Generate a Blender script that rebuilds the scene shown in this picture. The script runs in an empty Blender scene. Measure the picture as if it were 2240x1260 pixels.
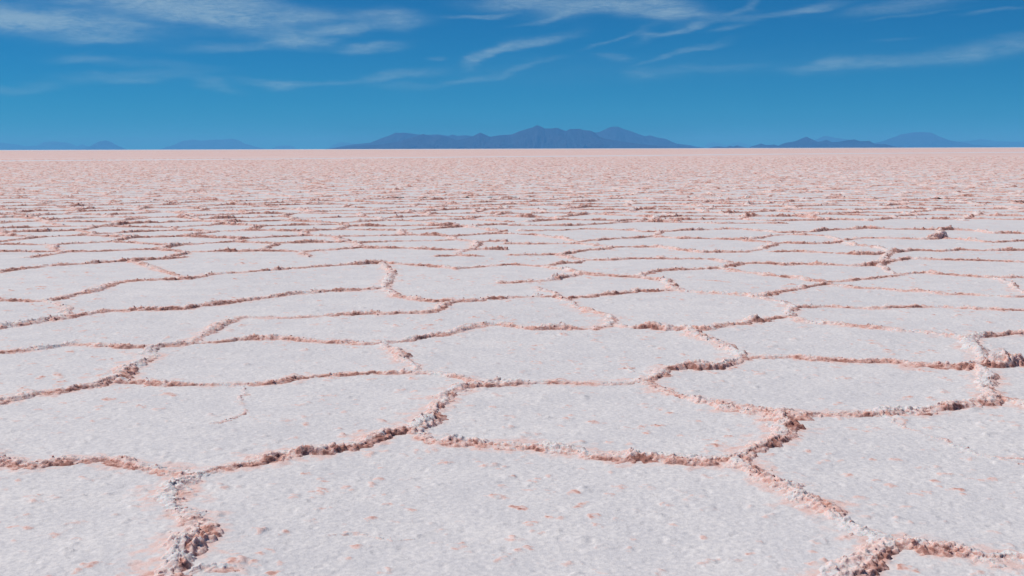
import bpy, math, random
import numpy as np

rng = np.random.default_rng(7)
random.seed(7)
scene = bpy.context.scene
COL = scene.collection

# ------------------------------------------------------------------ camera
F = 2800.0                    # focal length in photo pixels (2240 wide)
CAM_H = 1.6
PITCH = math.atan(305.0 / F)
ROLL = math.radians(0.153)
cam_d = bpy.data.cameras.new('camera')
cam = bpy.data.objects.new('camera', cam_d)
COL.objects.link(cam)
cam_d.sensor_width = 36.0
cam_d.lens = 36.0 * F / 2240.0
cam_d.clip_start = 0.05
cam_d.clip_end = 300000.0
cam.location = (0, 0, CAM_H)
from mathutils import Matrix
cam.rotation_euler = (Matrix.Rotation(math.pi / 2 - PITCH, 3, 'X') @ Matrix.Rotation(-ROLL, 3, 'Z')).to_euler()
scene.camera = cam


def ray(x, y):
    """direction of the photo point (x, y)"""
    u, v = (x - 1120.0) / F, (630.0 - y) / F
    c, s = math.cos(-ROLL), math.sin(-ROLL)
    u, v = c * u - s * v, s * u + c * v
    cp, sp = math.cos(PITCH), math.sin(PITCH)
    return u, cp + v * sp, -sp + v * cp


def ground_at(x, y, z=0.02):
    dx, dy, dz = ray(x, y)
    t = (z - CAM_H) / dz
    return dx * t, dy * t


# ------------------------------------------------------------------ noise
NT = 4096
_perm = rng.permutation(NT).astype(np.int32)
_ang = rng.random(NT) * 2 * np.pi
_gx = np.cos(_ang).astype(np.float32)
_gy = np.sin(_ang).astype(np.float32)
_val = rng.random(NT).astype(np.float32)


def perlin(x, y, seed=0):
    fx = np.floor(x); fy = np.floor(y)
    ix = fx.astype(np.int64); iy = fy.astype(np.int64)
    tx = (x - fx).astype(np.float32); ty = (y - fy).astype(np.float32)

    def cor(ox, oy):
        h = _perm[(_perm[(ix + ox + seed * 131) & (NT - 1)] + iy + oy) & (NT - 1)]
        return _gx[h] * (tx - ox) + _gy[h] * (ty - oy)
    sx = tx * tx * tx * (tx * (tx * 6 - 15) + 10)
    sy = ty * ty * ty * (ty * (ty * 6 - 15) + 10)
    a = cor(0, 0); b = cor(1, 0); c = cor(0, 1); d = cor(1, 1)
    return ((a + (b - a) * sx) * (1 - sy) + (c + (d - c) * sx) * sy) * 1.5


def fbm(x, y, f, octaves, seed=0, gain=0.5, lac=2.13):
    s = np.zeros(np.shape(x), np.float32); a = 1.0; t = 0.0
    for o in range(octaves):
        s += a * perlin(x * f, y * f, seed + o); t += a
        a *= gain; f *= lac
    return s / t


def smooth(a, b, v):
    t = np.clip((v - a) / (b - a), 0, 1)
    return t * t * (3 - 2 * t)


def hash2(ix, iy, seed):
    return _val[_perm[(_perm[(ix + seed * 977) & (NT - 1)] + iy + seed * 31) & (NT - 1)]]


# ------------------------------------------------------------------ the traced ridge network (photo points, read onto the ground)
R = [  # weight, points
 (1.0, [(-140,968),(-60,985),(0,1005),(60,1016),(130,1008),(200,1003),(260,1010),(330,1022),(380,1034),(422,1042)]),
 (1.05,[(422,1042),(398,1070),(394,1090),(397,1114),(425,1130),(444,1150),(424,1177),(402,1205),(397,1235),(400,1262),(415,1310),(400,1400),(420,1600)]),
 (0.5, [(440,1250),(470,1243),(515,1238)]),
 (1.0, [(422,1042),(470,1026),(530,1013),(600,1003),(660,990),(700,990),(760,977),(820,962),(850,946),(905,940)]),
 (1.0, [(905,940),(925,928),(945,912),(965,885),(990,858),(1020,842),(1060,838)]),
 (1.0, [(905,940),(960,962),(1000,966),(1040,968),(1130,976),(1200,984),(1260,985),(1310,995),(1370,999),(1440,998),(1490,1004),(1560,1006),(1612,997)]),
 (1.1, [(1612,997),(1650,980),(1700,966),(1725,944),(1728,918),(1720,903)]),
 (1.05,[(1612,997),(1640,1018),(1680,1042),(1730,1066),(1780,1092),(1840,1116),(1870,1142),(1905,1164),(1965,1190)]),
 (1.1, [(1965,1190),(2000,1192),(2050,1200),(2100,1206),(2160,1216),(2240,1210),(2350,1222),(2500,1215)]),
 (1.1, [(1965,1190),(1930,1212),(1880,1238),(1840,1258),(1790,1292),(1700,1350),(1650,1500)]),
 (0.95,[(1720,903),(1690,903),(1650,898),(1600,888),(1560,878),(1500,862),(1450,846),(1402,830)]),
 (1.0, [(1720,903),(1760,912),(1800,907),(1850,906),(1900,905),(1950,900),(2000,899),(2050,894),(2100,884),(2160,882),(2187,870)]),
 (0.9, [(2187,870),(2175,850),(2166,830),(2160,808),(2146,797)]),
 (0.9, [(2187,870),(2240,882),(2330,905),(2450,930)]),
 (0.9, [(1402,830),(1350,834),(1300,833),(1240,831),(1185,833),(1120,836),(1060,838)]),
 (1.0, [(1402,830),(1430,818),(1470,804),(1500,801),(1560,799),(1600,790),(1632,780)]),
 (1.0, [(1632,780),(1680,778),(1720,777),(1800,782),(1870,783),(1960,786),(2040,798),(2100,800),(2146,797)]),
 (1.1, [(2146,797),(2180,794),(2210,790),(2240,792),(2330,794),(2420,790)]),
 (0.9, [(2146,797),(2151,768),(2129,740),(2115,734)]),
 (0.9, [(2115,734),(2098,734),(2062,731),(2013,723),(1977,720),(1929,715),(1869,710),(1820,704),(1760,697),(1725,690)]),
 (0.9, [(2115,734),(2158,731),(2197,728),(2240,726),(2340,720),(2420,716)]),
 (1.0, [(1725,690),(1696,692),(1662,699),(1626,704),(1587,707),(1541,717),(1505,714)]),
 (0.9, [(1505,714),(1469,716),(1421,712),(1385,713),(1345,705)]),
 (0.9, [(1345,705),(1337,690),(1300,678),(1269,666),(1243,654),(1225,647),(1180,646),(1120,648),(1054,654),(1001,657),(930,655),(869,646),(843,628)]),
 (0.7, [(1180,626),(1210,636),(1243,654)]),
 (0.9, [(1345,705),(1322,711),(1288,716),(1252,715),(1204,715),(1150,715),(1106,708),(1054,708),(975,729),(869,745),(790,750),(632,739),(527,739),(421,750),(327,757)]),
 (0.9, [(1505,714),(1529,730),(1566,742),(1602,754),(1632,780)]),
 (0.9, [(1725,690),(1738,670),(1714,658),(1674,650),(1638,644),(1590,640),(1542,637),(1478,631)]),
 (0.9, [(1738,670),(1760,668),(1808,666),(1845,669),(1905,672),(1953,669),(2013,669),(2062,668),(2110,670),(2158,672),(2206,674),(2240,675),(2330,680),(2420,682)]),
 (0.9, [(1478,631),(1445,634),(1397,634),(1361,640),(1300,645),(1252,648)]),
 (0.9, [(1478,631),(1466,618),(1457,609),(1409,604),(1349,602),(1284,598),(1240,588),(1192,581),(1120,576)]),
 (0.9, [(1270,598),(1225,607),(1187,612),(1100,618)]),
 (0.9, [(1411,604),(1411,597),(1445,589),(1493,587),(1542,585),(1571,584),(1597,580),(1626,574),(1662,574),(1720,577),(1748,576),(1808,578),(1869,580),(1917,579),(1953,569),(1989,563),(2062,566),(2134,567),(2206,569),(2240,570),(2330,572)]),
 (0.8, [(1575,584),(1626,592),(1674,597),(1720,602),(1736,603),(1772,609),(1808,613),(1835,613),(1883,608),(1917,605),(1953,603),(1989,596),(2025,593),(2062,598),(2110,602),(2146,604),(2182,605),(2240,605),(2330,606)]),
 (0.9, [(1677,645),(1710,634),(1736,629),(1772,623),(1816,618)]),
 (0.8, [(1816,618),(1869,625),(1917,628),(1965,632),(2013,634),(2062,640),(2110,640),(2158,643),(2206,646),(2240,645),(2330,650)]),
 (0.7, [(2182,606),(2218,620),(2245,640)]),
 (0.6, [(1925,578),(1940,588),(1965,600)]),
 (0.8, [(1192,581),(1228,573),(1264,572),(1288,566),(1337,566),(1385,563),(1445,564),(1517,564),(1566,566),(1602,572)]),
 (0.8, [(1225,555),(1281,545),(1329,542),(1349,538),(1390,539),(1445,539),(1481,544),(1542,550),(1578,549),(1638,549),(1686,538),(1703,530)]),
 (0.8, [(1120,556),(1187,555),(1216,554),(1264,563),(1288,566)]),
 (0.8, [(1264,526),(1291,524),(1337,521),(1397,518),(1433,515),(1481,519),(1530,520),(1566,521),(1614,523),(1662,527),(1700,531)]),
 (0.7, [(1120,510),(1180,513),(1228,519),(1264,526)]),
 (0.7, [(1110,531),(1180,531),(1228,530),(1276,531),(1305,535),(1349,538)]),
 (0.7, [(1433,515),(1447,505),(1493,502),(1542,501),(1590,499),(1626,500),(1674,503),(1706,506)]),
 (0.7, [(1140,503),(1192,502),(1233,501),(1279,498),(1325,500),(1373,501),(1409,505),(1447,505)]),
 (0.7, [(1614,522),(1662,519),(1686,513),(1720,511),(1772,512),(1808,514),(1845,525)]),
 (0.7, [(1120,492),(1180,492),(1228,492),(1288,490),(1337,487),(1385,483),(1450,484),(1520,486),(1580,488),(1640,487),(1720,488)]),
 (0.8, [(1706,506),(1772,505),(1808,502),(1857,500),(1893,498),(1941,500),(2001,501),(2057,502),(2086,501),(2134,503),(2182,508),(2240,509),(2330,512)]),
 (0.8, [(1845,525),(1881,519),(1917,520),(1965,521),(2025,523),(2060,520),(2110,524),(2170,529),(2206,527),(2240,526),(2330,528)]),
 (0.8, [(1700,531),(1712,530),(1760,531),(1808,531),(1845,526)]),
 (0.7, [(1845,526),(1876,535),(1917,538),(1953,549)]),
 (0.8, [(1953,549),(2001,545),(2062,547),(2098,543),(2146,545),(2206,545),(2240,545),(2330,547)]),
 (0.8, [(1690,549),(1748,549),(1808,552),(1869,555),(1917,555),(1953,549)]),
 (0.7, [(1917,579),(1935,565),(1953,549)]),
 (0.7, [(2057,502),(2062,511),(2060,520)]),
 # ground faintly seen through the banner on the photograph
 (0.9, [(-60,600),(0,592),(42,586),(105,579),(211,573),(285,568),(411,560)]),
 (0.8, [(285,568),(411,608),(474,597),(553,592),(685,581),(843,572)]),
 (0.9, [(411,608),(263,613),(221,629),(132,650),(105,656),(0,654),(-80,650)]),
 (1.0, [(-80,722),(0,713),(79,702),(158,689),(237,676),(316,673),(411,671),(432,666),(527,655),(606,644),(738,634),(843,628)]),
 (0.8, [(105,656),(150,670),(158,689)]),
 (0.8, [(843,628),(860,600),(843,572),(1000,585),(1120,576)]),
 (0.9, [(1001,657),(980,666),(948,681),(790,684),(640,690),(527,692),(500,702),(464,723),(421,750)]),
 (0.9, [(-80,772),(0,766),(63,760),(158,750),(230,755),(327,757)]),
 (1.0, [(327,757),(335,776),(298,796),(270,817),(245,831),(210,840),(120,852),(60,862),(0,875),(-90,880)]),
 (0.9, [(245,831),(320,834),(430,837),(530,837),(600,834),(650,828),(700,822),(745,817),(830,815),(920,813)]),
 (0.8, [(843,749),(869,765),(896,792),(920,813),(1000,822),(1060,838)]),
 # faint cracks
 (0.35,[(1925,903),(1950,912),(2000,935),(2045,955),(2100,972),(2150,990),(2240,1010),(2320,1030)]),
 (0.3, [(2100,972),(2170,996),(2240,1000)]),
 (0.35,[(530,837),(522,870),(530,898),(500,915),(450,922)]),
 (0.25,[(530,898),(560,914),(640,925)]),
 (0.25,[(730,1160),(790,1158),(860,1168),(920,1162),(965,1130)]),
 (0.3, [(1457,609),(1540,608),(1600,612)]),
 (0.25,[(1190,720),(1280,722),(1290,735)]),
 (0.3, [(1350,790),(1380,800),(1410,822)]),
]
SEG = []
for w, pts in R:
    g = [ground_at(*p) for p in pts]
    for (ax, ay), (bx, by) in zip(g[:-1], g[1:]):
        SEG.append((w, ax, ay, bx, by))
# the left banner area above y = 560 and everything past the trace is filled by cells of the same size
EDGE_L = [ground_at(x, 562) for x in (-200, 1100)]
EDGE_R = [ground_at(x, 484) for x in (1110, 2400)]
RT_L = EDGE_L[0][1]
RT_R = EDGE_R[0][1]


def traced_mask(X, Y):
    """1 where the traced network rules, 0 where the cells do"""
    ang = X / np.maximum(Y, 0.01)
    lim = np.where(ang < ground_at(1110, 520)[0] / ground_at(1110, 520)[1], RT_L, RT_R)
    m = (Y < lim) & (np.abs(ang) < 0.42 + 0.5 / np.maximum(Y, 1)) & (Y > 3.0)
    return m


CELL = 1.95


def cell_field(X, Y):
    """distance to the border of the nearest cell, and a side sign (+ = camera side)"""
    gx = X / CELL; gy = Y / (CELL * 0.86)
    ix = np.floor(gx).astype(np.int64); iy = np.floor(gy).astype(np.int64)

    def site(jx, jy):
        off = 0.5 * (jy & 1)
        sx = (jx + 0.5 + off + 0.62 * (hash2(jx, jy, 3) - 0.5)) * CELL
        sy = (jy + 0.5 + 0.62 * (hash2(jx, jy, 5) - 0.5)) * CELL * 0.86
        return sx.astype(np.float32), sy.astype(np.float32)
    best = np.full(X.shape, 1e9, np.float32)
    bx = np.zeros(X.shape, np.float32); by = np.zeros(X.shape, np.float32)
    for oy in (-1, 0, 1):
        for ox in (-2, -1, 0, 1):
            sx, sy = site(ix + ox, iy + oy)
            d = (sx - X) ** 2 + (sy - Y) ** 2
            m = d < best
            best = np.where(m, d, best); bx = np.where(m, sx, bx); by = np.where(m, sy, by)
    bd = np.full(X.shape, 1e9, np.float32); side = np.zeros(X.shape, np.float32)
    for oy in (-2, -1, 0, 1, 2):
        for ox in (-2, -1, 0, 1, 2):
            sx, sy = site(ix + ox, iy + oy)
            ex, ey = sx - bx, sy - by
            L = np.sqrt(ex * ex + ey * ey)
            ok = L > 0.01
            L = np.maximum(L, 0.01)
            d = ((0.5 * (sx + bx) - X) * ex + (0.5 * (sy + by) - Y) * ey) / L
            m = ok & (d < bd)
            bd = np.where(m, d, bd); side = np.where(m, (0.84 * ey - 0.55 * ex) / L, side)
    return bd, side


def base_z(X, Y):
    f = 1.0 / (1.0 + (X * X + Y * Y) / 300.0 ** 2)
    return (0.012 * perlin(X * 0.35, Y * 0.35, 61) + 0.006 * perlin(X * 1.3, Y * 1.3, 62)) * f


def ridge_field(X, Y, step):
    """X, Y on a structured polar grid [rows, cols]; step = local sample spacing. returns height above ground, proximity"""
    wx = 0.050 * perlin(X * 2.1, Y * 2.1, 11) + 0.030 * perlin(X * 6.3, Y * 6.3, 12) + 0.012 * perlin(X * 17, Y * 17, 13)
    wy = 0.050 * perlin(X * 2.1, Y * 2.1, 14) + 0.030 * perlin(X * 6.3, Y * 6.3, 15) + 0.012 * perlin(X * 17, Y * 17, 16)
    Xw = X + wx; Yw = Y + wy
    best = np.full(X.shape, 9.0, np.float32)
    wt = np.full(X.shape, 0.8, np.float32)
    side = np.zeros(X.shape, np.float32)
    rows_r = np.hypot(X[:, 0], Y[:, 0])
    th = np.arctan2(X[0], Y[0])
    for w, ax, ay, bx, by in SEG:
        n = max(2, int(math.hypot(bx - ax, by - ay) / 0.3) + 1)
        rr = [math.hypot(ax + (bx - ax) * k / n, ay + (by - ay) * k / n) for k in range(n + 1)]
        tt = [math.atan2(ax + (bx - ax) * k / n, ay + (by - ay) * k / n) for k in range(n + 1)]
        M = 0.34
        r0, r1 = min(rr) - M, max(rr) + M
        t0, t1 = min(tt) - M / min(rr), max(tt) + M / min(rr)
        i0, i1 = np.searchsorted(rows_r, [r0, r1]); j0, j1 = np.searchsorted(th, [t0, t1])
        if i1 <= i0 or j1 <= j0:
            continue
        sl = (slice(i0, i1), slice(j0, j1))
        px, py = Xw[sl] - ax, Yw[sl] - ay
        ex, ey = bx - ax, by - ay
        L2 = ex * ex + ey * ey + 1e-9
        t = np.clip((px * ex + py * ey) / L2, 0, 1)
        dx, dy = px - t * ex, py - t * ey
        d = np.sqrt(dx * dx + dy * dy)
        dd = d / w ** 0.5
        m = dd < best[sl]
        best[sl] = np.where(m, dd, best[sl])
        wt[sl] = np.where(m, w, wt[sl])
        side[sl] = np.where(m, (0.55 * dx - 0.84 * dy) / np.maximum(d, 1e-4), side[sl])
    m = traced_mask(X, Y)
    need = ~m
    if need.any():
        cd, cs = cell_field(Xw[need], Yw[need])
        b = best[need]; k = cd < b
        b = np.where(k, cd, b); best[need] = b
        s = side[need]; side[need] = np.where(k, cs, s)
        q = wt[need]; wt[need] = np.where(k, 0.8 + 0.25 * perlin(X[need] * 0.7, Y[need] * 0.7, 21), q)
    # asymmetric lip: a broken edge to the camera side, a gentler lift behind
    near = smooth(-0.6, 0.6, side)
    v = 0.75 + 0.55 * perlin(X * 1.7, Y * 1.7, 22) + 0.35 * perlin(X * 5.5, Y * 5.5, 23)
    v = np.clip(v, 0.40, 1.6)
    rag = np.clip(1 + 0.55 * perlin(X * 6.1, Y * 6.1, 24) + 0.45 * perlin(X * 15, Y * 15, 25) + 0.3 * perlin(X * 33, Y * 33, 26), 0.35, 1.8)
    wid = 0.080 * (1 + 0.3 * smooth(9, 30, np.hypot(X, Y))) * wt ** 0.5 * (0.65 + 0.45 * v) * (1.40 - 0.55 * near) * rag
    wid = np.maximum(wid, 0.8 * step)
    e = np.clip(1 - best / wid, 0, 1)
    prof = smooth(0, 0.75, e)
    return best, wt, side, v, e, prof, wid


BUMPS = [(*ground_at(x, y), r, h) for x, y, r, h in (
    (1425, 714, .13, .050), (1648, 698, .07, .055), (1530, 800, .17, .040), (664, 990, .05, .040), (992, 963, .07, .035),
    (1040, 966, .06, .02), (1436, 484, .22, .07), (1240, 487, .18, .05), (2200, 792, .16, .060), (1215, 712, .12, .03), (1860, 704, .1, .02),
    (1345, 640, .1, .03), (1215, 608, .1, .05), (1430, 520, .15, .05), (1960, 549, .15, .05), (1905, 579, .15, .04), (2080, 890, .10, .035), (2150, 732, .1, .03))]


# stretches where the crust is less pink
PALE = [(*ground_at(x, y), r, a) for x, y, r, a in (
    (400, 1080, .16, .25), (405, 1225, .22, .35), (420, 1110, .12, .2), (1640, 1015, .14, .3), (1740, 1065, .14, .15), (1800, 1100, .15, .2), (1880, 1140, .15, .25), (1920, 1170, .12, .2),
    (1440, 997, .12, .35), (1700, 930, .14, .25), (2170, 835, .2, .3), (2120, 750, .2, .3), (1560, 738, .2, .3), (1270, 660, .25, .3),
    (940, 925, .12, .25), (330, 1020, .12, .2), (1700, 665, .3, .3), (1460, 614, .3, .3), (1625, 770, .15, .3), (1240, 590, .3, .25), (1530, 865, .12, .2), (880, 950, .1, .2))]


def crumble(X, Y, prof, e, v, wt, fine=True):
    """crumbly height of a ridge"""
    b1 = 1 - np.abs(perlin(X * 8, Y * 8, 31)) * 2.0
    b2 = 1 - np.abs(perlin(X * 19, Y * 19, 32)) * 2.0
    b3 = perlin(X * 42, Y * 42, 33)
    b4 = perlin(X * 95, Y * 95, 34)
    far = np.hypot(X, Y)
    q = smooth(4.5, 11, far)
    n = (0.22 + 0.20 * q) * b1 + 0.32 * b2 + (0.40 - 0.12 * q) * b3 + (0.26 - 0.10 * q) * b4
    spike = smooth(0.25, 0.8, perlin(X * 5.3, Y * 5.3, 35) + 0.15 * b3) * prof
    mound = smooth(0.38, 0.85, perlin(X * 1.25, Y * 1.25, 36) + 0.15 * b1) * prof
    k = 0.80 + 0.75 * smooth(9, 32, far)
    h = 0.040 * wt * v * prof * (0.50 + 0.80 * n) + 0.022 * wt * spike * (0.7 + 0.4 * b3) + 0.014 * wt * mound * (0.55 + 0.35 * n) * (1 + 2.0 * smooth(10, 30, far))
    h = h * k
    for bx_, by_, br_, bh_ in BUMPS:
        h = h + bh_ * np.exp(-((X - bx_) ** 2 + ((Y - by_) * 1.5) ** 2) / br_ ** 2) * smooth(0.0, 0.5, prof) * (0.6 + 0.6 * n)
    return h.astype(np.float32)


# ------------------------------------------------------------------ mesh from arrays
def mesh_obj(name, V, Q, mat, attrs=None, smooth_=True):
    me = bpy.data.meshes.new(name)
    n, k = Q.shape
    me.vertices.add(len(V)); me.vertices.foreach_set('co', np.ascontiguousarray(V, np.float32).ravel())
    me.loops.add(n * k); me.loops.foreach_set('vertex_index', np.ascontiguousarray(Q, np.int32).ravel())
    me.polygons.add(n)
    me.polygons.foreach_set('loop_start', np.arange(0, n * k, k, dtype=np.int32))
    me.polygons.foreach_set('use_smooth', np.full(n, smooth_, bool))
    for a, data in (attrs or {}).items():
        at = me.attributes.new(a, 'FLOAT', 'POINT')
        at.data.foreach_set('value', np.ascontiguousarray(data, np.float32).ravel())
    me.update(calc_edges=True)
    me.materials.append(mat)
    o = bpy.data.objects.new(name, me)
    COL.objects.link(o)
    return o


def grid_quads(nr, nc, wrap=False):
    i = np.arange(nr - 1)[:, None]; j = np.arange(nc if wrap else nc - 1)[None, :]
    j2 = (j + 1) % nc
    return np.stack([i * nc + j, i * nc + j2, (i + 1) * nc + j2, (i + 1) * nc + j], -1).reshape(-1, 4)


def geo_rows(a, b, k):
    n = max(2, int(math.log(b / a) / k))
    return a * (b / a) ** (np.arange(n) / n)


# ------------------------------------------------------------------ materials
def nodes_of(name):
    m = bpy.data.materials.new(name); m.use_nodes = True
    nt = m.node_tree; nt.nodes.clear()
    return m, nt


def N(nt, t, **kw):
    n = nt.nodes.new(t)
    for k, v in kw.items():
        if k.startswith('i_'):
            n.inputs[k[2:].replace('_', ' ')].default_value = v
        else:
            setattr(n, k, v)
    return n


def math_node(nt, op, a, b=None, c=None, clamp=False):
    n = nt.nodes.new('ShaderNodeMath'); n.operation = op; n.use_clamp = clamp
    for i, v in enumerate((a, b, c)):
        if v is None:
            continue
        if isinstance(v, (int, float)):
            n.inputs[i].default_value = v
        else:
            nt.links.new(v, n.inputs[i])
    return n.outputs[0]


def mixc(nt, f, a, b):
    n = nt.nodes.new('ShaderNodeMix'); n.data_type = 'RGBA'
    for s, v in ((n.inputs[0], f), (n.inputs[6], a), (n.inputs[7], b)):
        if isinstance(v, (int, float)):
            s.default_value = v
        elif isinstance(v, tuple):
            s.default_value = (*v, 1)
        else:
            nt.links.new(v, s)
    return n.outputs[2]


WHITE = (0.765, 0.735, 0.725)
WHITE2 = (0.63, 0.615, 0.63)
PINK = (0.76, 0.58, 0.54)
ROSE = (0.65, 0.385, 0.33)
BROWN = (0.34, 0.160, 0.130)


def salt_material(name, bump, sss=0.0):
    m, nt = nodes_of(name)
    out = N(nt, 'ShaderNodeOutputMaterial'); bs = N(nt, 'ShaderNodeBsdfPrincipled')
    nt.links.new(bs.outputs[0], out.inputs[0])
    bs.inputs['Roughness'].default_value = 0.85
    bs.inputs['Specular IOR Level'].default_value = 0.25
    bs.inputs['Subsurface Weight'].default_value = sss        # salt crystals let light through
    bs.inputs['Subsurface Radius'].default_value = (1.0, 0.55, 0.42)
    bs.inputs['Subsurface Scale'].default_value = 0.012
    geo = N(nt, 'ShaderNodeNewGeometry')

    def noise(scale, detail, rough=0.55):
        n = N(nt, 'ShaderNodeTexNoise'); n.inputs['Scale'].default_value = scale
        n.inputs['Detail'].default_value = detail; n.inputs['Roughness'].default_value = rough
        nt.links.new(geo.outputs['Position'], n.inputs['Vector'])
        return n.outputs[0]
    at = N(nt, 'ShaderNodeAttribute'); at.attribute_name = 'pink'
    pk = at.outputs['Fac']
    n_mid = noise(3.0, 4); n_grain = noise(34, 4, 0.60); n_fine = noise(130, 3, 0.6); n_patch = noise(14, 4, 0.6)
    # white crust, faint grey-lavender mottling
    f = math_node(nt, 'ADD', math_node(nt, 'MULTIPLY_ADD', n_mid, 1.6, -0.75), math_node(nt, 'MULTIPLY', noise(0.45, 3), 0.8))
    f = math_node(nt, 'ADD', f, math_node(nt, 'MULTIPLY_ADD', n_grain, 3.6, -1.85), clamp=True)
    white = mixc(nt, f, WHITE2, WHITE)
    # pink, rose and brown dust in the broken salt, plus painted ridge shade
    p = math_node(nt, 'ADD', pk, math_node(nt, 'MULTIPLY', math_node(nt, 'MULTIPLY_ADD', n_patch, 2.0, -1.0), math_node(nt, 'MULTIPLY_ADD', pk, 0.9, 0.05)))
    p = math_node(nt, 'ADD', p, math_node(nt, 'MULTIPLY', math_node(nt, 'MULTIPLY_ADD', n_grain, 2.0, -1.0), math_node(nt, 'MULTIPLY_ADD', pk, 0.8, 0.06)))
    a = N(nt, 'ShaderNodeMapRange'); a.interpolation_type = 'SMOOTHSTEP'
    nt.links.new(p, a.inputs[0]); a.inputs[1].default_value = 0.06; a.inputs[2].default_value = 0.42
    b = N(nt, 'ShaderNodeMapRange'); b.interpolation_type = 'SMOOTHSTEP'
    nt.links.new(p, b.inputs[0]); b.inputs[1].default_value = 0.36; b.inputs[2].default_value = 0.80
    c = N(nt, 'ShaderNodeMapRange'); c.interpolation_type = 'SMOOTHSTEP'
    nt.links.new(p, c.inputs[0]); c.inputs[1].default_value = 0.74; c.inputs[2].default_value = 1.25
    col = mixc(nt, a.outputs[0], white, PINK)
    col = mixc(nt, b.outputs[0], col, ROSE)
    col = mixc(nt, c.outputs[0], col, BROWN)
    nt.links.new(col, bs.inputs['Base Color'])
    h = math_node(nt, 'ADD', math_node(nt, 'MULTIPLY', n_grain, 1.0), math_node(nt, 'MULTIPLY', n_fine, 0.10))
    bp = N(nt, 'ShaderNodeBump'); bp.inputs['Strength'].default_value = bump
    bp.inputs['Distance'].default_value = 0.015
    nt.links.new(h, bp.inputs['Height']); nt.links.new(bp.outputs[0], bs.inputs['Normal'])
    return m


M_GROUND = salt_material('salt_crust', 0.45)
M_RIDGE = salt_material('broken_salt', 0.8, 0.5)


def tag(o, label=None, cat=None, group=None, kind=None):
    if label: o['label'] = label
    if cat: o['category'] = cat
    if group: o['group'] = group
    if kind: o['kind'] = kind
    return o


# ------------------------------------------------------------------ the smooth white band crossing the flat far off
TRACK = [ground_at(x, y, 0) for x, y in ((-700, 357.5), (0, 352.5), (560, 348.5), (1120, 343.0), (1680, 337.5), (2000, 334.8), (2240, 333.2), (2500, 331.0))]
TX = np.array([p[0] for p in TRACK]); TY = np.array([p[1] for p in TRACK])


def track_half(y):
    return 3.2 + 9.5 * np.clip((y - 170) / 260, 0, 1)


def off_track(X, Y):
    yc = np.interp(X, TX, TY)
    return np.abs(Y - yc) > track_half(yc) + 1.0


# ------------------------------------------------------------------ salt_flat
def tufts(X, Y):
    """small lifted flakes scattered over the plates: height, stain"""
    H = np.zeros(X.shape, np.float32); P = np.zeros(X.shape, np.float32)
    for cs, amp, sd, prob in ((0.19, 1.0, 41, 0.45), (0.075, 0.50, 43, 0.50)):
        qx = X + 0.035 * perlin(X * 9, Y * 9, sd + 20) + 0.017 * perlin(X * 31, Y * 31, sd + 22) + 0.008 * perlin(X * 75, Y * 75, sd + 24)
        qy = Y + 0.035 * perlin(X * 9, Y * 9, sd + 21) + 0.017 * perlin(X * 31, Y * 31, sd + 23) + 0.008 * perlin(X * 75, Y * 75, sd + 25)
        brk = np.clip(0.55 + 1.1 * perlin(X * 26, Y * 26, sd + 26) + 0.5 * perlin(X * 60, Y * 60, sd + 27), 0, 1.3)
        ix = np.floor(qx / cs).astype(np.int64); iy = np.floor(qy / cs).astype(np.int64)
        for oy in (-1, 0, 1):
            for ox in (-1, 0, 1):
                jx, jy = ix + ox, iy + oy
                on = hash2(jx, jy, sd) < prob
                sx = (jx + hash2(jx, jy, sd + 1)) * cs; sy = (jy + hash2(jx, jy, sd + 2)) * cs
                s = hash2(jx, jy, sd + 3) ** 2.2
                a = hash2(jx, jy, sd + 4) * 3.14
                ca, sa = np.cos(a), np.sin(a)
                dx, dy = qx - sx, qy - sy
                u = dx * ca + dy * sa; v = -dx * sa + dy * ca
                rad = (0.018 + 0.030 * s) * (0.5 + 0.5 * amp)
                k = np.clip(1 - (u / (1.5 * rad)) ** 2 - (v / rad) ** 2, 0, 1) * on
                H = np.maximum(H, k * np.clip(0.75 + 0.45 * u / rad, 0.15, 1.4) * (0.0015 + 0.018 * s) * amp * (0.45 + 0.6 * brk))
                P = np.maximum(P, np.clip(k * 1.6, 0, 1) * (0.10 + 0.95 * s) * brk * (hash2(jx, jy, sd + 5) < 0.72))
    return H, P


th_f = np.arange(-0.66, 0.66, 0.00155)
th_c = np.linspace(0.68, 2 * math.pi - 0.68, 90)
TH = np.concatenate([th_f, th_c])
RR = np.concatenate([[0.05, 0.6, 1.2, 1.8, 2.4, 2.9], geo_rows(3.2, 30, 0.0021), geo_rows(30, 220, 0.0045), geo_rows(220, 90000, 0.035), [90000.0]])
Rg, Tg = np.meshgrid(RR, TH, indexing='ij')
X = (Rg * np.sin(Tg)).astype(np.float64); Y = (Rg * np.cos(Tg)).astype(np.float64)
Z = base_z(X, Y).astype(np.float32)
P = np.zeros(X.shape, np.float32)
nf = len(th_f)
ri = int(np.searchsorted(RR, 45)); r2 = int(np.searchsorted(RR, 260))
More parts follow.
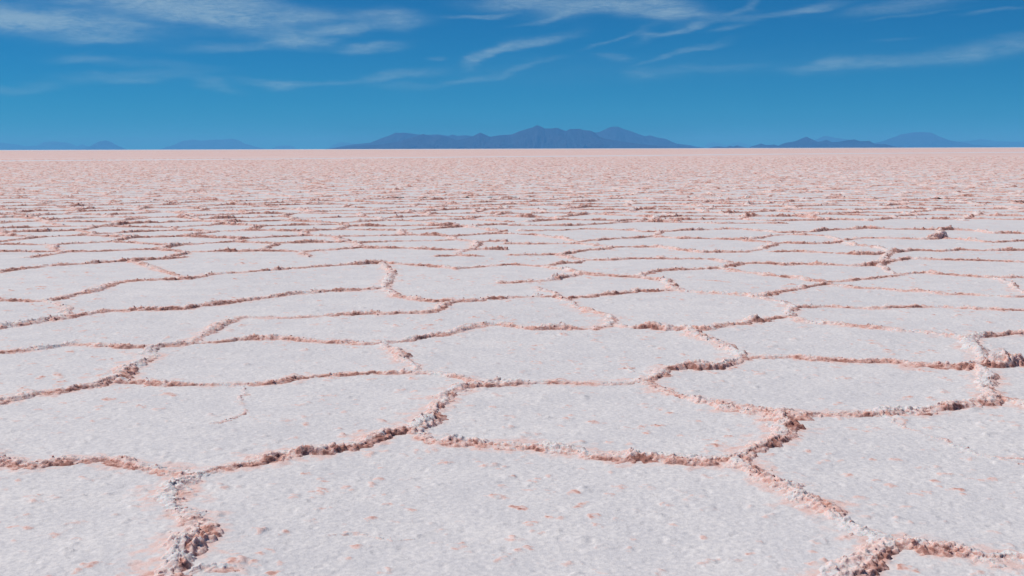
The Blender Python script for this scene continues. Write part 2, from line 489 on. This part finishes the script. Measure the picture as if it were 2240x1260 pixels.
# near plates
sub = (slice(0, ri), slice(0, nf))
h, p = tufts(X[sub], Y[sub])
rough = 0.0036 * fbm(X[sub], Y[sub], 9.0, 4, 51, 0.75) * (1 + 0.8 * perlin(X[sub] * 1.1, Y[sub] * 1.1, 55))
rough -= 0.0045 * smooth(0.35, 0.75, perlin(X[sub] * 17, Y[sub] * 17, 56))
best, wt, side, v, e, prof, wid = ridge_field(X[sub], Y[sub], 0.0)
fade = 1 - smooth(20, 45, Rg[sub])
Z[sub] += (h + rough) * fade
lift = np.exp(-(best / (0.16 * wt)) ** 2) * 0.012 * wt * (1 - smooth(-0.5, 0.5, side) * 0.8)
Z[sub] += lift
spill = np.clip(1 - (best - 0.25 * wid) / (wid * (1.9 + 0.2 * smooth(10, 30, Rg[sub]))), 0, 1) * (0.50 + 0.15 * smooth(10, 30, Rg[sub]) + 0.5 * perlin(X[sub] * 4, Y[sub] * 4, 57) + 0.25 * perlin(X[sub] * 15, Y[sub] * 15, 58)) * 0.9
stain = 0.17 * smooth(0.30, 0.75, perlin(X[sub] * 2.6, Y[sub] * 3.4, 91) + 0.35 * perlin(X[sub] * 11, Y[sub] * 11, 92)) * np.clip(0.6 + perlin(X[sub] * 0.6, Y[sub] * 0.6, 93), 0, 1)
p = p + stain.astype(np.float32)
P[sub] = np.maximum(p * (0.55 + 0.6 * perlin(X[sub] * 0.8, Y[sub] * 0.8, 59)), np.clip(spill, 0, 1) * np.minimum(1, wt))
# farther plates: denser pink dust, with shading of distant ridges painted in
Pf = 0.165 + 0.14 * fbm(X, Y, 0.25, 3, 71) + 0.06 * fbm(X, Y, 0.02, 3, 72)
far = smooth(35, 90, Rg)
P = np.where(far > 0, P * (1 - far) + far * np.clip(Pf + 0.16 * smooth(60, 300, Rg) + 0.15 * smooth(150, 320, Rg), 0, 1), P).astype(np.float32)
P = P * off_track(X, Y) * (1 - 0.75 * smooth(1500, 4000, Rg))  # farthest band whitened, painting in the mirage's light line
V = np.stack([X, Y, Z], -1).reshape(-1, 3)
Q = grid_quads(len(RR), len(TH), wrap=True)
g = mesh_obj('salt_flat', V, Q[:, ::-1], M_GROUND, {'pink': P})
tag(g, 'white salt flat of grey-white plates reaching the horizon', None, None, 'structure')

# ------------------------------------------------------------------ ridges
CR_POS = []


def build_ridges(r0, r1, dth, kr, tmax, thr=0.004, name='salt_ridge'):
    th = np.arange(-tmax, tmax, dth)
    rr = geo_rows(r0, r1, kr)
    VV, PP, QQ, base = [], [], [], 0
    B = 500
    for s in range(0, len(rr) - 1, B - 1):
        rs = rr[s:s + B]
        if len(rs) < 2: break
        Rg, Tg = np.meshgrid(rs, th, indexing='ij')
        X = Rg * np.sin(Tg); Y = Rg * np.cos(Tg)
        step = Rg * max(dth, kr)
        best, wt, side, v, e, prof, wid = ridge_field(X, Y, step * 0.5)
        H = np.zeros(X.shape, np.float32)
        k = (prof > 0) & off_track(X, Y)
        if not k.any(): continue
        H[k] = crumble(X[k], Y[k], prof[k], e[k], v[k], wt[k])
        H[k] += (np.exp(-(best[k] / (0.16 * wt[k])) ** 2) * 0.012 * wt[k] * (1 - smooth(-0.5, 0.5, side[k]) * 0.8)).astype(np.float32)
        H[~k] = 0
        # slope -> broken faces carry the brown-pink inner salt; side shade painted in below
        gr = np.abs(np.gradient(H, axis=0) / (np.gradient(Rg, axis=0) + 1e-9))
        gt = np.abs(np.gradient(H, axis=1) / (np.gradient(Tg, axis=1) * Rg + 1e-9))
        sl = np.sqrt(gr ** 2 + gt ** 2)
        pn = 0.5 + 1.0 * perlin(X * 2.3, Y * 2.3, 81) + 0.6 * perlin(X * 9, Y * 9, 82) + 0.4 * perlin(X * 28, Y * 28, 85)
        top = smooth(0.6, 1.4, H / (0.045 * wt + 1e-6))
        pk = 0.25 + 0.48 * smooth(0.3, 1.5, sl) + 0.50 * pn - 0.22 * top + 0.30 * smooth(8, 22, Rg)
        pk = pk * (0.48 + 0.74 * smooth(-0.8, 0.9, side)) * np.clip(0.45 + 0.6 * wt, 0, 1.1)  # shade painted into the colour: browner away from the sun, paler towards it
        for bx_, by_, br_, a_ in PALE:
            pk = pk - 0.8 * a_ * np.exp(-((X - bx_) ** 2 + (Y - by_) ** 2) / br_ ** 2)
        pk = np.clip(pk, 0.12, 1.15)
        near_amp = np.clip(1 - Rg / 30, 0, 1) * prof
        X2 = X + near_amp * 0.011 * perlin(X * 30, Y * 30 + H * 60, 83)
        Y2 = Y + near_amp * 0.011 * perlin(X * 30, Y * 30 - H * 60, 84)
        Zz = base_z(X, Y) + H - 0.005
        keep = (H > 0.002)
        nr, nc = X.shape
        q = grid_quads(nr, nc)
        kf = keep.ravel()
        q = q[kf[q].any(1)]
        used = np.unique(q)
        remap = np.full(nr * nc, -1, np.int64); remap[used] = np.arange(len(used)) + base
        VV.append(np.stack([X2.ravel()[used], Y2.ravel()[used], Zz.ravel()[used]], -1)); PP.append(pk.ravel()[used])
        QQ.append(remap[q]); base += len(used)
        if r0 < 20:
            # spots for loose crumbs: chance follows ground area and how high up the ridge they lie
            area = (Rg * dth) * (Rg * kr)
            dens = np.where(Rg < 13, 420, 700 * (13 / Rg) ** 1.3) * smooth(0.15, 0.7, e) * np.clip(v, 0.3, 1.5) * wt
            dens = dens + np.where(Rg < 13, 25, 0) * smooth(0.0, 0.05, e)
            c = (rng.random(X.shape) < dens * area) & off_track(X, Y)
            CR_POS.append(np.stack([X[c], Y[c], Zz[c], pk[c], Rg[c]], -1))
    V = np.concatenate(VV); Q = np.concatenate(QQ)
    return V, Q, np.concatenate(PP)


V1, Q1, P1 = build_ridges(3.4, 42, 0.00105, 0.00125, 0.60)
V2, Q2, P2 = build_ridges(42, 240, 0.0011, 0.0026, 0.50)


def ico(sub):
    t = (1 + 5 ** 0.5) / 2
    v = np.array([(-1, t, 0), (1, t, 0), (-1, -t, 0), (1, -t, 0), (0, -1, t), (0, 1, t), (0, -1, -t), (0, 1, -t), (t, 0, -1), (t, 0, 1), (-t, 0, -1), (-t, 0, 1)], float)
    v /= np.linalg.norm(v[0])
    f = [(0, 11, 5), (0, 5, 1), (0, 1, 7), (0, 7, 10), (0, 10, 11), (1, 5, 9), (5, 11, 4), (11, 10, 2), (10, 7, 6), (7, 1, 8), (3, 9, 4), (3, 4, 2), (3, 2, 6), (3, 6, 8), (3, 8, 9), (4, 9, 5), (2, 4, 11), (6, 2, 10), (8, 6, 7), (9, 8, 1)]
    for _ in range(sub):
        v = list(map(tuple, v)); c = {}; nf = []

        def mid(a, b):
            k = (min(a, b), max(a, b))
            if k not in c:
                m = np.array(v[a]) + np.array(v[b]); m /= np.linalg.norm(m)
                v.append(tuple(m)); c[k] = len(v) - 1
            return c[k]
        for a, b, d in f:
            x, y, z = mid(a, b), mid(b, d), mid(d, a)
            nf += [(a, x, z), (b, y, x), (d, z, y), (x, y, z)]
        f = nf; v = np.array(v)
    return np.array(v), np.array(f)


def crumb_cloud(C, size_lo, size_hi, sub):
    iv, fi = ico(sub)
    n = len(C)
    s = size_lo + (size_hi - size_lo) * rng.random(n) ** 3.0
    s = s * np.maximum(1, (C[:, 4] / 13) ** 0.6)
    sh = 0.65 + 0.7 * rng.random((n, 1, 3)); sh[:, :, 2] *= 0.85
    v = iv[None] * sh * (1 + 0.30 * (rng.random((n, len(iv), 1)) - 0.5) * 2)
    a = rng.random(n) * 6.283; ca, sa = np.cos(a)[:, None], np.sin(a)[:, None]
    b = rng.random(n) * 6.283; cb, sb = np.cos(b)[:, None], np.sin(b)[:, None]
    x, y, z = v[..., 0], v[..., 1], v[..., 2]
    y, z = y * cb - z * sb, y * sb + z * cb
    x, y = x * ca - y * sa, x * sa + y * ca
    v = np.stack([x, y, z], -1) * s[:, None, None]
    v += C[:, None, :3]; v[..., 2] -= (s * 0.15)[:, None]
    pk = np.repeat(np.clip(C[:, 3] * (0.4 + 0.7 * rng.random(n)) + 0.32, 0, 0.95)[:, None], len(iv), 1)
    f = fi[None] + (np.arange(n) * len(iv))[:, None, None]
    return v.reshape(-1, 3), f.reshape(-1, 3), pk.ravel()


C = np.concatenate(CR_POS)
nearC = C[C[:, 4] < 9]; farC = C[C[:, 4] >= 9]
print('crumbs', len(nearC), len(farC), 'ridge verts', len(V1), len(V2))
cv1, cf1, cp1 = crumb_cloud(nearC, 0.002, 0.0105, 1)
cv2, cf2, cp2 = crumb_cloud(farC, 0.003, 0.013, 0)

Qr = np.concatenate([Q1, Q2 + len(V1)])[:, ::-1]
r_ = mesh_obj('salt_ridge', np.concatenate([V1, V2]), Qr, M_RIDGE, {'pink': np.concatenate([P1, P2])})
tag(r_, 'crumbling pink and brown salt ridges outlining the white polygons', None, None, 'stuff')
c_ = mesh_obj('salt_crumbs', np.concatenate([cv1, cv2]), np.concatenate([cf1, cf2 + len(cv1)]), M_RIDGE, {'pink': np.concatenate([cp1, cp2])}, smooth_=False)
tag(c_, 'loose crumbs of pink and white salt lying along the ridges', None, None, 'stuff')

# ------------------------------------------------------------------ single upright pieces of crust one can point to
CV, CF = ico(4)


def clump(px, py, w, d, h, pink, label, lean=(0, 0), seed=0, jag=0.35):
    jag *= 0.75; py += 4; h *= 0.85; pink = 0.1 + 0.85 * pink
    """px, py: foot of the piece in the photo; w, d, h metres"""
    gx, gy = ground_at(px, py, 0)
    v = CV.copy()
    a = fbm(v[:, 0] * 1.0 + v[:, 2] * 0.7 + seed * 3.1, v[:, 1] + v[:, 2] * 0.9 + seed, 1.7, 5, 90 + seed, 0.62)
    b = np.abs(fbm(v[:, 0] - v[:, 2] + seed, v[:, 1] * 1.1 + v[:, 2] * 0.4, 3.6, 3, 70 + seed, 0.6))
    v = v * (1 + jag * 2.2 * a - jag * 0.9 * b)[:, None]
    z = np.maximum(v[:, 2], -0.25)
    x = v[:, 0] * w / 2 + lean[0] * z * h; y = v[:, 1] * d / 2 + lean[1] * z * h
    P_ = np.stack([x, y, z * h], -1)
    q1, q2 = P_[:, 0] + P_[:, 2] * 0.8 + seed, P_[:, 1] - P_[:, 2] * 0.7
    dd = [0.5 * perlin(q1 * f, q2 * f, 60 + i) + 0.3 * perlin(q1 * f * 2.3, q2 * f * 2.3, 65 + i) for i, f in enumerate((38, 35, 41))]
    P_ = P_ + 0.012 * np.stack(dd, -1) * min(1.0, w / 0.2)
    pk = np.clip(pink + 0.5 * fbm(v[:, 0] + seed, v[:, 1] + v[:, 2], 6.0, 4, 44) - 0.12 * smooth(0.5, 1.0, v[:, 2]), 0, 1.15)
    o = mesh_obj('salt_clump', P_, CF, M_RIDGE, {'pink': pk}, smooth_=True)
    o.location = (gx, gy, float(base_z(np.array([gx]), np.array([gy]))[0]))
    tag(o, label, 'salt clump', 'larger clumps of crust standing on the ridges')
    return o


clump(2042, 519, .30, .14, .13, .60, 'slanting brown slab of crust standing far back at the right', (0.8, 0), 1, 0.26)
clump(2062, 518, .20, .16, .15, .30, 'pale rounded clump leaning against the slanting slab', (-0.1, 0), 2, 0.30)
clump(2208, 794, .20, .13, .09, .72, 'brown jagged block of crust near the right edge', (0.3, 0.1), 3, 0.36)

# ------------------------------------------------------------------ track
M_TRACK, nt = nodes_of('packed_salt')
out = N(nt, 'ShaderNodeOutputMaterial'); bs = N(nt, 'ShaderNodeBsdfPrincipled'); nt.links.new(bs.outputs[0], out.inputs[0])
gp = N(nt, 'ShaderNodeNewGeometry'); nn = N(nt, 'ShaderNodeTexNoise'); nn.inputs['Scale'].default_value = 0.15; nn.inputs['Detail'].default_value = 4
nt.links.new(gp.outputs['Position'], nn.inputs['Vector'])
nt.links.new(mixc(nt, nn.outputs[0], (0.60, 0.58, 0.61), (0.76, 0.75, 0.78)), bs.inputs['Base Color']); bs.inputs['Roughness'].default_value = 0.8
tv, tf = [], []
xs = np.interp(np.linspace(0, 1, 240), np.linspace(0, 1, len(TX)), TX)
for k, x in enumerate(xs):
    yc = float(np.interp(x, TX, TY)); hw = float(track_half(yc)) * (1 + 0.15 * math.sin(k * 0.7) + 0.1 * math.sin(k * 1.9))
    for s, z in ((-1.25, 0.0), (-1, 0.05), (1, 0.07), (1.25, 0.0)):
        tv.append((x, yc + s * hw, z + 0.004))
tv = np.array(tv)
tk = mesh_obj('track', tv, grid_quads(240, 4), M_TRACK)
tag(tk, 'thin smooth white strip crossing the flat just below the horizon', None, None, 'structure')

# ------------------------------------------------------------------ mountains
M_ROCK, nt = nodes_of('mountain_rock')
out = N(nt, 'ShaderNodeOutputMaterial'); bs = N(nt, 'ShaderNodeBsdfPrincipled'); nt.links.new(bs.outputs[0], out.inputs[0])
gp = N(nt, 'ShaderNodeNewGeometry'); nn = N(nt, 'ShaderNodeTexNoise'); nn.inputs['Scale'].default_value = 0.0012; nn.inputs['Detail'].default_value = 7
nt.links.new(gp.outputs['Position'], nn.inputs['Vector'])
cr = N(nt, 'ShaderNodeMapRange'); nt.links.new(nn.outputs[0], cr.inputs[0]); cr.inputs[1].default_value = 0.4; cr.inputs[2].default_value = 0.65
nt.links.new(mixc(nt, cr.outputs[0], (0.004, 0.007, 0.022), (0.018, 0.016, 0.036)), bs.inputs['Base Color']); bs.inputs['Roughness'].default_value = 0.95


def mountain(pts, dist, label, seed):
    az, hh = [], []
    for x, y in pts:
        dx, dy, dz = ray(x, y)
        az.append(dx / dy); hh.append(max(0.0, (dz / dy) * dist + CAM_H))
    az = np.array(az); hh = np.array(hh)
    hh[0] = hh[-1] = -10.0
    n = max(60, int((az[-1] - az[0]) / 0.00030)); m = 61
    a = np.linspace(az[0], az[-1], n)
    prof = np.interp(a, az, hh)
    width = (az[-1] - az[0]) * dist
    hmax = hh.max()
    depth = min(max(hmax * 5.0, 1500), 6500)
    cx = 0.5 * (az[0] + az[-1]) * dist
    vt = np.linspace(-1, 1, m)
    A, T = np.meshgrid(a, vt, indexing='ij')
    Xm = A * dist
    wob = 0.16 * perlin(A * 90, T * 0 + seed * 1.7, 5)                    # the crest line wanders
    Yd = (T + wob * (1 - T * T)) * depth
    # crest profile is kept at T = 0; spurs and gullies run down both sides
    sp = perlin(A * 110 + T * 1.5, T * 1.9 + seed, 6) * 0.7 + perlin(A * 300 - T * 2, T * 4.2 + seed, 7) * 0.25 + perlin(A * 800 + T * 3, T * 9 + seed, 8) * 0.10
    tt = np.abs(T)
    fall = np.clip(1 - tt ** 0.9 * (1 + 0.55 * sp * np.minimum(1, tt * 4)), 0, 1) ** 1.25
    crest = prof[:, None] + 0.010 * hmax * perlin(A * 1500, T * 0 + seed, 9)
    Zm = crest * fall - 12 * tt ** 2
    Yw = dist + Yd
    Xw = A * dist
    V = np.stack([Xw - cx, Yw - dist, Zm], -1).reshape(-1, 3)
    o = mesh_obj('mountain', V, grid_quads(n, m), M_ROCK)
    o.location = (cx, dist, 0)
    tag(o, label, None, 'mountains on the horizon', 'structure')
    return o


mountain([(733,325),(738,323),(770,320),(830,316),(872,309),(910,299),(925,293),(947,299),(965,296),(985,301),(1000,307),(1032,299),(1051,290),(1072,299),(1102,295),(1120,294),(1137,287),(1157,281),(1165,279),(1174,274),(1185,277),(1192,281),(1207,281),(1220,279),(1227,282),(1235,285),(1240,286),(1247,282),(1270,281),(1275,284),(1290,286),(1300,291),(1310,299),(1327,304),(1357,309),(1382,312),(1407,316),(1445,319),(1482,321),(1505,322),(1513,325)],
         30000, 'broad dark blue massif with the highest pointed peak', 1)
mountain([(735,325),(737,322),(745,320),(770,316),(810,312),(835,302),(857,295),(867,290),(877,291),(882,290),(900,292),(915,294),(940,295),(957,294),(980,297),(990,294),(1000,297),(1020,296),(1060,300),(1110,312),(1150,325)],
         38000, 'lighter long shoulder behind the left end of the broad massif', 2)
mountain([(1240,325),(1270,300),(1300,290),(1310,289),(1325,282),(1337,277),(1353,277),(1367,283),(1390,291),(1410,298),(1422,296),(1437,301),(1455,304),(1482,314),(1508,318),(1513,321),(1514,324)],
         39000, 'lighter rounded summit behind the right end of the broad massif', 3)
mountain([(1558,324),(1562,321),(1572,320),(1590,322),(1597,319),(1605,322),(1613,318),(1622,321),(1632,324)],
         29000, 'row of tiny dark islands right of the broad massif', 4)
mountain([(1536,324),(1548,314),(1560,311),(1572,313),(1590,318),(1605,312),(1620,311),(1638,316),(1660,324)],
         88000, 'faint pale twin hills behind the tiny dark islands', 5)
mountain([(1650,324),(1654,317),(1662,314),(1672,317),(1685,317),(1695,316),(1703,319),(1712,315),(1722,312),(1738,309),(1752,303),(1764,299),(1776,305),(1787,310),(1800,309),(1809,306),(1820,311),(1835,310),(1850,307),(1868,305),(1880,309),(1902,308),(1912,315),(1935,315),(1945,317),(1956,320),(1960,324)],
         31500, 'dark jagged hills with one pointed peak right of centre', 6)
mountain([(1760,324),(1780,307),(1797,300),(1806,297),(1820,299),(1845,304),(1870,308),(1900,315),(1930,323)],
         62000, 'pale hill peeping over the dark jagged hills', 7)
mountain([(1895,323),(1910,313),(1935,307),(1950,302),(1970,294),(2000,289),(2015,289),(2030,290),(2050,298),(2070,306),(2100,312),(2130,316),(2170,323)],
         52000, 'wide pale blue dome shaped mountain at the right', 8)
mountain([(2060,323),(2090,310),(2120,308),(2145,304),(2180,309),(2240,310),(2300,306),(2360,314),(2420,322)],
         72000, 'very faint low hills at the right edge', 9)
mountain([(365,327),(373,322),(382,316),(400,308),(425,305),(437,308),(457,306),(487,305),(509,303),(520,306),(537,314),(560,321),(577,327)],
         64000, 'flat topped blue hill left of centre', 10)
mountain([(186,327),(205,316),(220,309),(231,307),(242,311),(255,320),(264,327)],
         56000, 'small single peaked blue hill at the left', 11)
mountain([(-140,327),(-60,308),(0,312),(40,317),(55,320),(80,318),(95,311),(115,309),(150,312),(165,320),(180,315),(190,319),(200,327)],
         72000, 'low rolling blue hills at the left edge', 12)
mountain([(594,326),(603,321),(612,319),(630,318),(640,320),(647,326)],
         74000, 'short flat blue hillock left of the broad massif', 13)
mountain([(715,325),(730,316),(745,311),(775,314),(800,316),(830,325)],
         80000, 'faint hill just behind the left tip of the broad massif', 14)

# ------------------------------------------------------------------ haze
M_HAZE, nt = nodes_of('haze_air')
out = N(nt, 'ShaderNodeOutputMaterial'); pv = N(nt, 'ShaderNodeVolumePrincipled')
pv.inputs['Color'].default_value = (0.095, 0.335, 0.80, 1)
pv.inputs['Absorption Color'].default_value = (0.16, 0.30, 0.13, 1)
pv.inputs['Density'].default_value = 4.0e-5
pv.inputs['Anisotropy'].default_value = 0.0
nt.links.new(pv.outputs[0], out.inputs['Volume'])
me = bpy.data.meshes.new('haze')
S, zb, zt = 97000.0, -60.0, 700.0
vs = [(x, y, z) for z in (zb, zt) for x, y in ((-S, -S), (S, -S), (S, S), (-S, S))]
me.from_pydata(vs, [], [(3, 2, 1, 0), (4, 5, 6, 7), (0, 1, 5, 4), (1, 2, 6, 5), (2, 3, 7, 6), (3, 0, 4, 7)])
me.materials.append(M_HAZE)
hz = bpy.data.objects.new('haze', me); COL.objects.link(hz)
tag(hz, 'pale blue air between the flat and the mountains', None, None, 'stuff')

# ------------------------------------------------------------------ light
SUN_EL, SUN_AZ = math.radians(54), math.radians(-74)       # azimuth from +Y (view direction), negative = left
sd = bpy.data.lights.new('sun', 'SUN'); sd.energy = 3.75; sd.angle = math.radians(0.53); sd.color = (1.0, 0.94, 0.87)
so = bpy.data.objects.new('sun', sd); COL.objects.link(so)
from mathutils import Vector
sdir = Vector((math.sin(SUN_AZ) * math.cos(SUN_EL), math.cos(SUN_AZ) * math.cos(SUN_EL), math.sin(SUN_EL)))
so.rotation_euler = sdir.to_track_quat('Z', 'Y').to_euler()
so.location = (0, 0, 30)

W = bpy.data.worlds.new('World'); scene.world = W; W.use_nodes = True
nt = W.node_tree; nt.nodes.clear()
wo = N(nt, 'ShaderNodeOutputWorld'); bg = N(nt, 'ShaderNodeBackground'); nt.links.new(bg.outputs[0], wo.inputs[0])
sky = N(nt, 'ShaderNodeTexSky'); sky.sky_type = 'NISHITA'; sky.sun_disc = False
sky.sun_elevation = SUN_EL; sky.sun_rotation = SUN_AZ
sky.altitude = 3650; sky.air_density = 1.0; sky.dust_density = 0.3; sky.ozone_density = 1.6
bg.inputs[1].default_value = 0.085
grade = N(nt, 'ShaderNodeMix'); grade.data_type = 'RGBA'; grade.blend_type = 'MULTIPLY'; grade.inputs[0].default_value = 1.0
nt.links.new(sky.outputs[0], grade.inputs[6]); grade.inputs[7].default_value = (0.026, 0.41, 0.71, 1)
# thin cirrus: streaks at their bearings and heights, broken up by noise
tc = N(nt, 'ShaderNodeTexCoord')
sep = N(nt, 'ShaderNodeSeparateXYZ'); nt.links.new(tc.outputs['Generated'], sep.inputs[0])
dx, dy, dz = sep.outputs
AZ = math_node(nt, 'MULTIPLY', math_node(nt, 'ARCTAN2', dx, dy), 100.0)
EL = math_node(nt, 'MULTIPLY', math_node(nt, 'ARCSINE', dz), 100.0)
cmb = N(nt, 'ShaderNodeCombineXYZ'); nt.links.new(math_node(nt, 'MULTIPLY', AZ, 0.25), cmb.inputs[0]); nt.links.new(EL, cmb.inputs[1])


def wn(scale, detail, rough=0.55, dist=0.0, rot=0.0, sc=(1, 1, 1)):
    mp = N(nt, 'ShaderNodeMapping'); mp.inputs['Rotation'].default_value = (0, 0, rot); mp.inputs['Scale'].default_value = sc
    nt.links.new(cmb.outputs[0], mp.inputs[0])
    n = N(nt, 'ShaderNodeTexNoise'); n.inputs['Scale'].default_value = scale; n.inputs['Detail'].default_value = detail
    n.inputs['Roughness'].default_value = rough; n.inputs['Distortion'].default_value = dist
    nt.links.new(mp.outputs[0], n.inputs['Vector'])
    return n


nw = wn(0.55, 4)
sw = N(nt, 'ShaderNodeSeparateColor'); nt.links.new(nw.outputs['Color'], sw.inputs[0])
AZw = math_node(nt, 'ADD', AZ, math_node(nt, 'MULTIPLY_ADD', sw.outputs[0], 5.0, -2.5))
ELw = math_node(nt, 'ADD', EL, math_node(nt, 'MULTIPLY_ADD', sw.outputs[1], 1.6, -0.8))
# photo x, y, half length, half height (px), tilt (deg, + = rising to the right), opacity
STREAKS = [
 (60,42,200,26,-4,1.2),(370,6,240,32,-6,1.2),(440,10,120,34,-4,.8),(470,35,110,22,-8,.8),(600,45,120,16,8,.45),(250,55,80,8,-5,.45),(218,84,55,7,3,.55),
 (190,122,60,8,3,.40),(320,135,120,10,-6,.15),(520,100,130,10,3,.35),(650,88,60,15,-3,.85),(740,62,70,10,8,.70),(850,40,80,16,-2,.50),
 (890,45,30,16,10,.35),(700,40,70,8,6,.3),(812,100,55,10,5,.60),(290,165,130,12,2,.28),(300,176,45,5,2,.25),(610,182,35,9,0,.50),(660,178,120,6,0,.30),(20,190,90,9,4,.25),
 (470,185,50,8,-10,.28),(870,163,75,9,8,.42),(900,187,60,7,0,.18),(1045,35,60,5,2,.50),(1065,122,48,11,22,.75),(1160,95,80,10,14,.60),
 (965,125,20,4,0,.3),(1030,168,55,8,12,.30),(1130,152,70,6,14,.30),(1150,8,110,14,0,.75),(1310,18,120,17,4,.90),(1440,20,75,20,-3,.95),
 (1520,30,90,6,3,.40),(1240,38,90,5,8,.45),(1490,62,70,8,16,.55),(1410,75,20,5,0,.4),(1350,82,70,5,18,.25),(1600,57,35,6,8,.30),(1620,35,80,7,-2,.28),
 (1340,124,40,7,0,.28),(1500,112,80,5,14,.35),(1420,155,40,9,0,.22),(1540,150,120,10,4,.20),(1640,8,40,6,25,.3),(1760,20,70,7,8,.40),(1750,22,22,4,0,.35),(1980,12,120,12,5,.40),
 (2000,32,90,3,6,.18),(2190,24,70,4,4,.25),(1800,144,70,9,2,.40),(1900,138,120,12,3,.30),(1940,142,50,5,0,.2),(2080,126,110,15,3,.30),(2180,112,110,16,5,.26),(2230,90,80,14,4,.25),
 (1960,85,40,4,6,.12),(1350,150,600,30,2,.05),
]
acc = None
for x, y, L, Hh, tilt, op in STREAKS:
    rx, ry, rz = ray(x, y)
    a0 = math.atan2(rx, ry) * 100; e0 = math.asin(rz / math.sqrt(rx * rx + ry * ry + rz * rz)) * 100
    t = math.radians(tilt) ; ca, sa = math.cos(t), math.sin(t)
    la, lh = L / F * 100 * 1.05, Hh / F * 100 * 1.05
    ua = math_node(nt, 'SUBTRACT', AZw, a0); ue = math_node(nt, 'SUBTRACT', ELw, e0)
    p1 = math_node(nt, 'MULTIPLY_ADD', ue, sa / la, math_node(nt, 'MULTIPLY', ua, ca / la))
    p2 = math_node(nt, 'MULTIPLY_ADD', ue, ca / lh, math_node(nt, 'MULTIPLY', ua, -sa / lh))
    q = math_node(nt, 'MULTIPLY_ADD', p2, p2, math_node(nt, 'MULTIPLY', p1, p1))
    gs = math_node(nt, 'MULTIPLY', math_node(nt, 'EXPONENT', math_node(nt, 'MULTIPLY', math_node(nt, 'POWER', q, 1.35), -1.0)), op)
    # union of coverages: 1-(1-a)(1-b)
    acc = gs if acc is None else math_node(nt, 'SUBTRACT', math_node(nt, 'ADD', acc, gs), math_node(nt, 'MULTIPLY', acc, gs))
n1 = wn(0.9, 6, 0.60, 1.1, 0.16, (1.5, 1.5, 1))
n2 = wn(3.2, 8, 0.66, 1.2, 0.30, (1.4, 1.8, 1))
tex = math_node(nt, 'ADD', math_node(nt, 'MULTIPLY', n1.outputs[0], 1.5), math_node(nt, 'MULTIPLY_ADD', n2.outputs[0], 1.3, -0.3))
tex = math_node(nt, 'MULTIPLY_ADD', tex, 1.05, -0.30, clamp=False)
cov = math_node(nt, 'MULTIPLY', acc, math_node(nt, 'MAXIMUM', math_node(nt, 'MULTIPLY_ADD', tex, 1.0, 0.04), 0.12))
cov = math_node(nt, 'MINIMUM', cov, 1.15)
# elsewhere over the sky: faint random cirrus, so light and reflections are not from a bare dome
cov = math_node(nt, 'MULTIPLY', cov, 0.48, clamp=True)
fin = mixc(nt, cov, grade.outputs[2], (5.0, 6.6, 7.6))
nt.links.new(fin, bg.inputs[0])

scene.view_settings.view_transform = 'Standard'
scene.view_settings.look = 'None'
scene.view_settings.exposure = 0.0
scene.view_settings.gamma = 1.0
scene.cycles.use_denoising = True
scene.cycles.max_bounces = 6
scene.cycles.diffuse_bounces = 3
scene.cycles.volume_bounces = 1
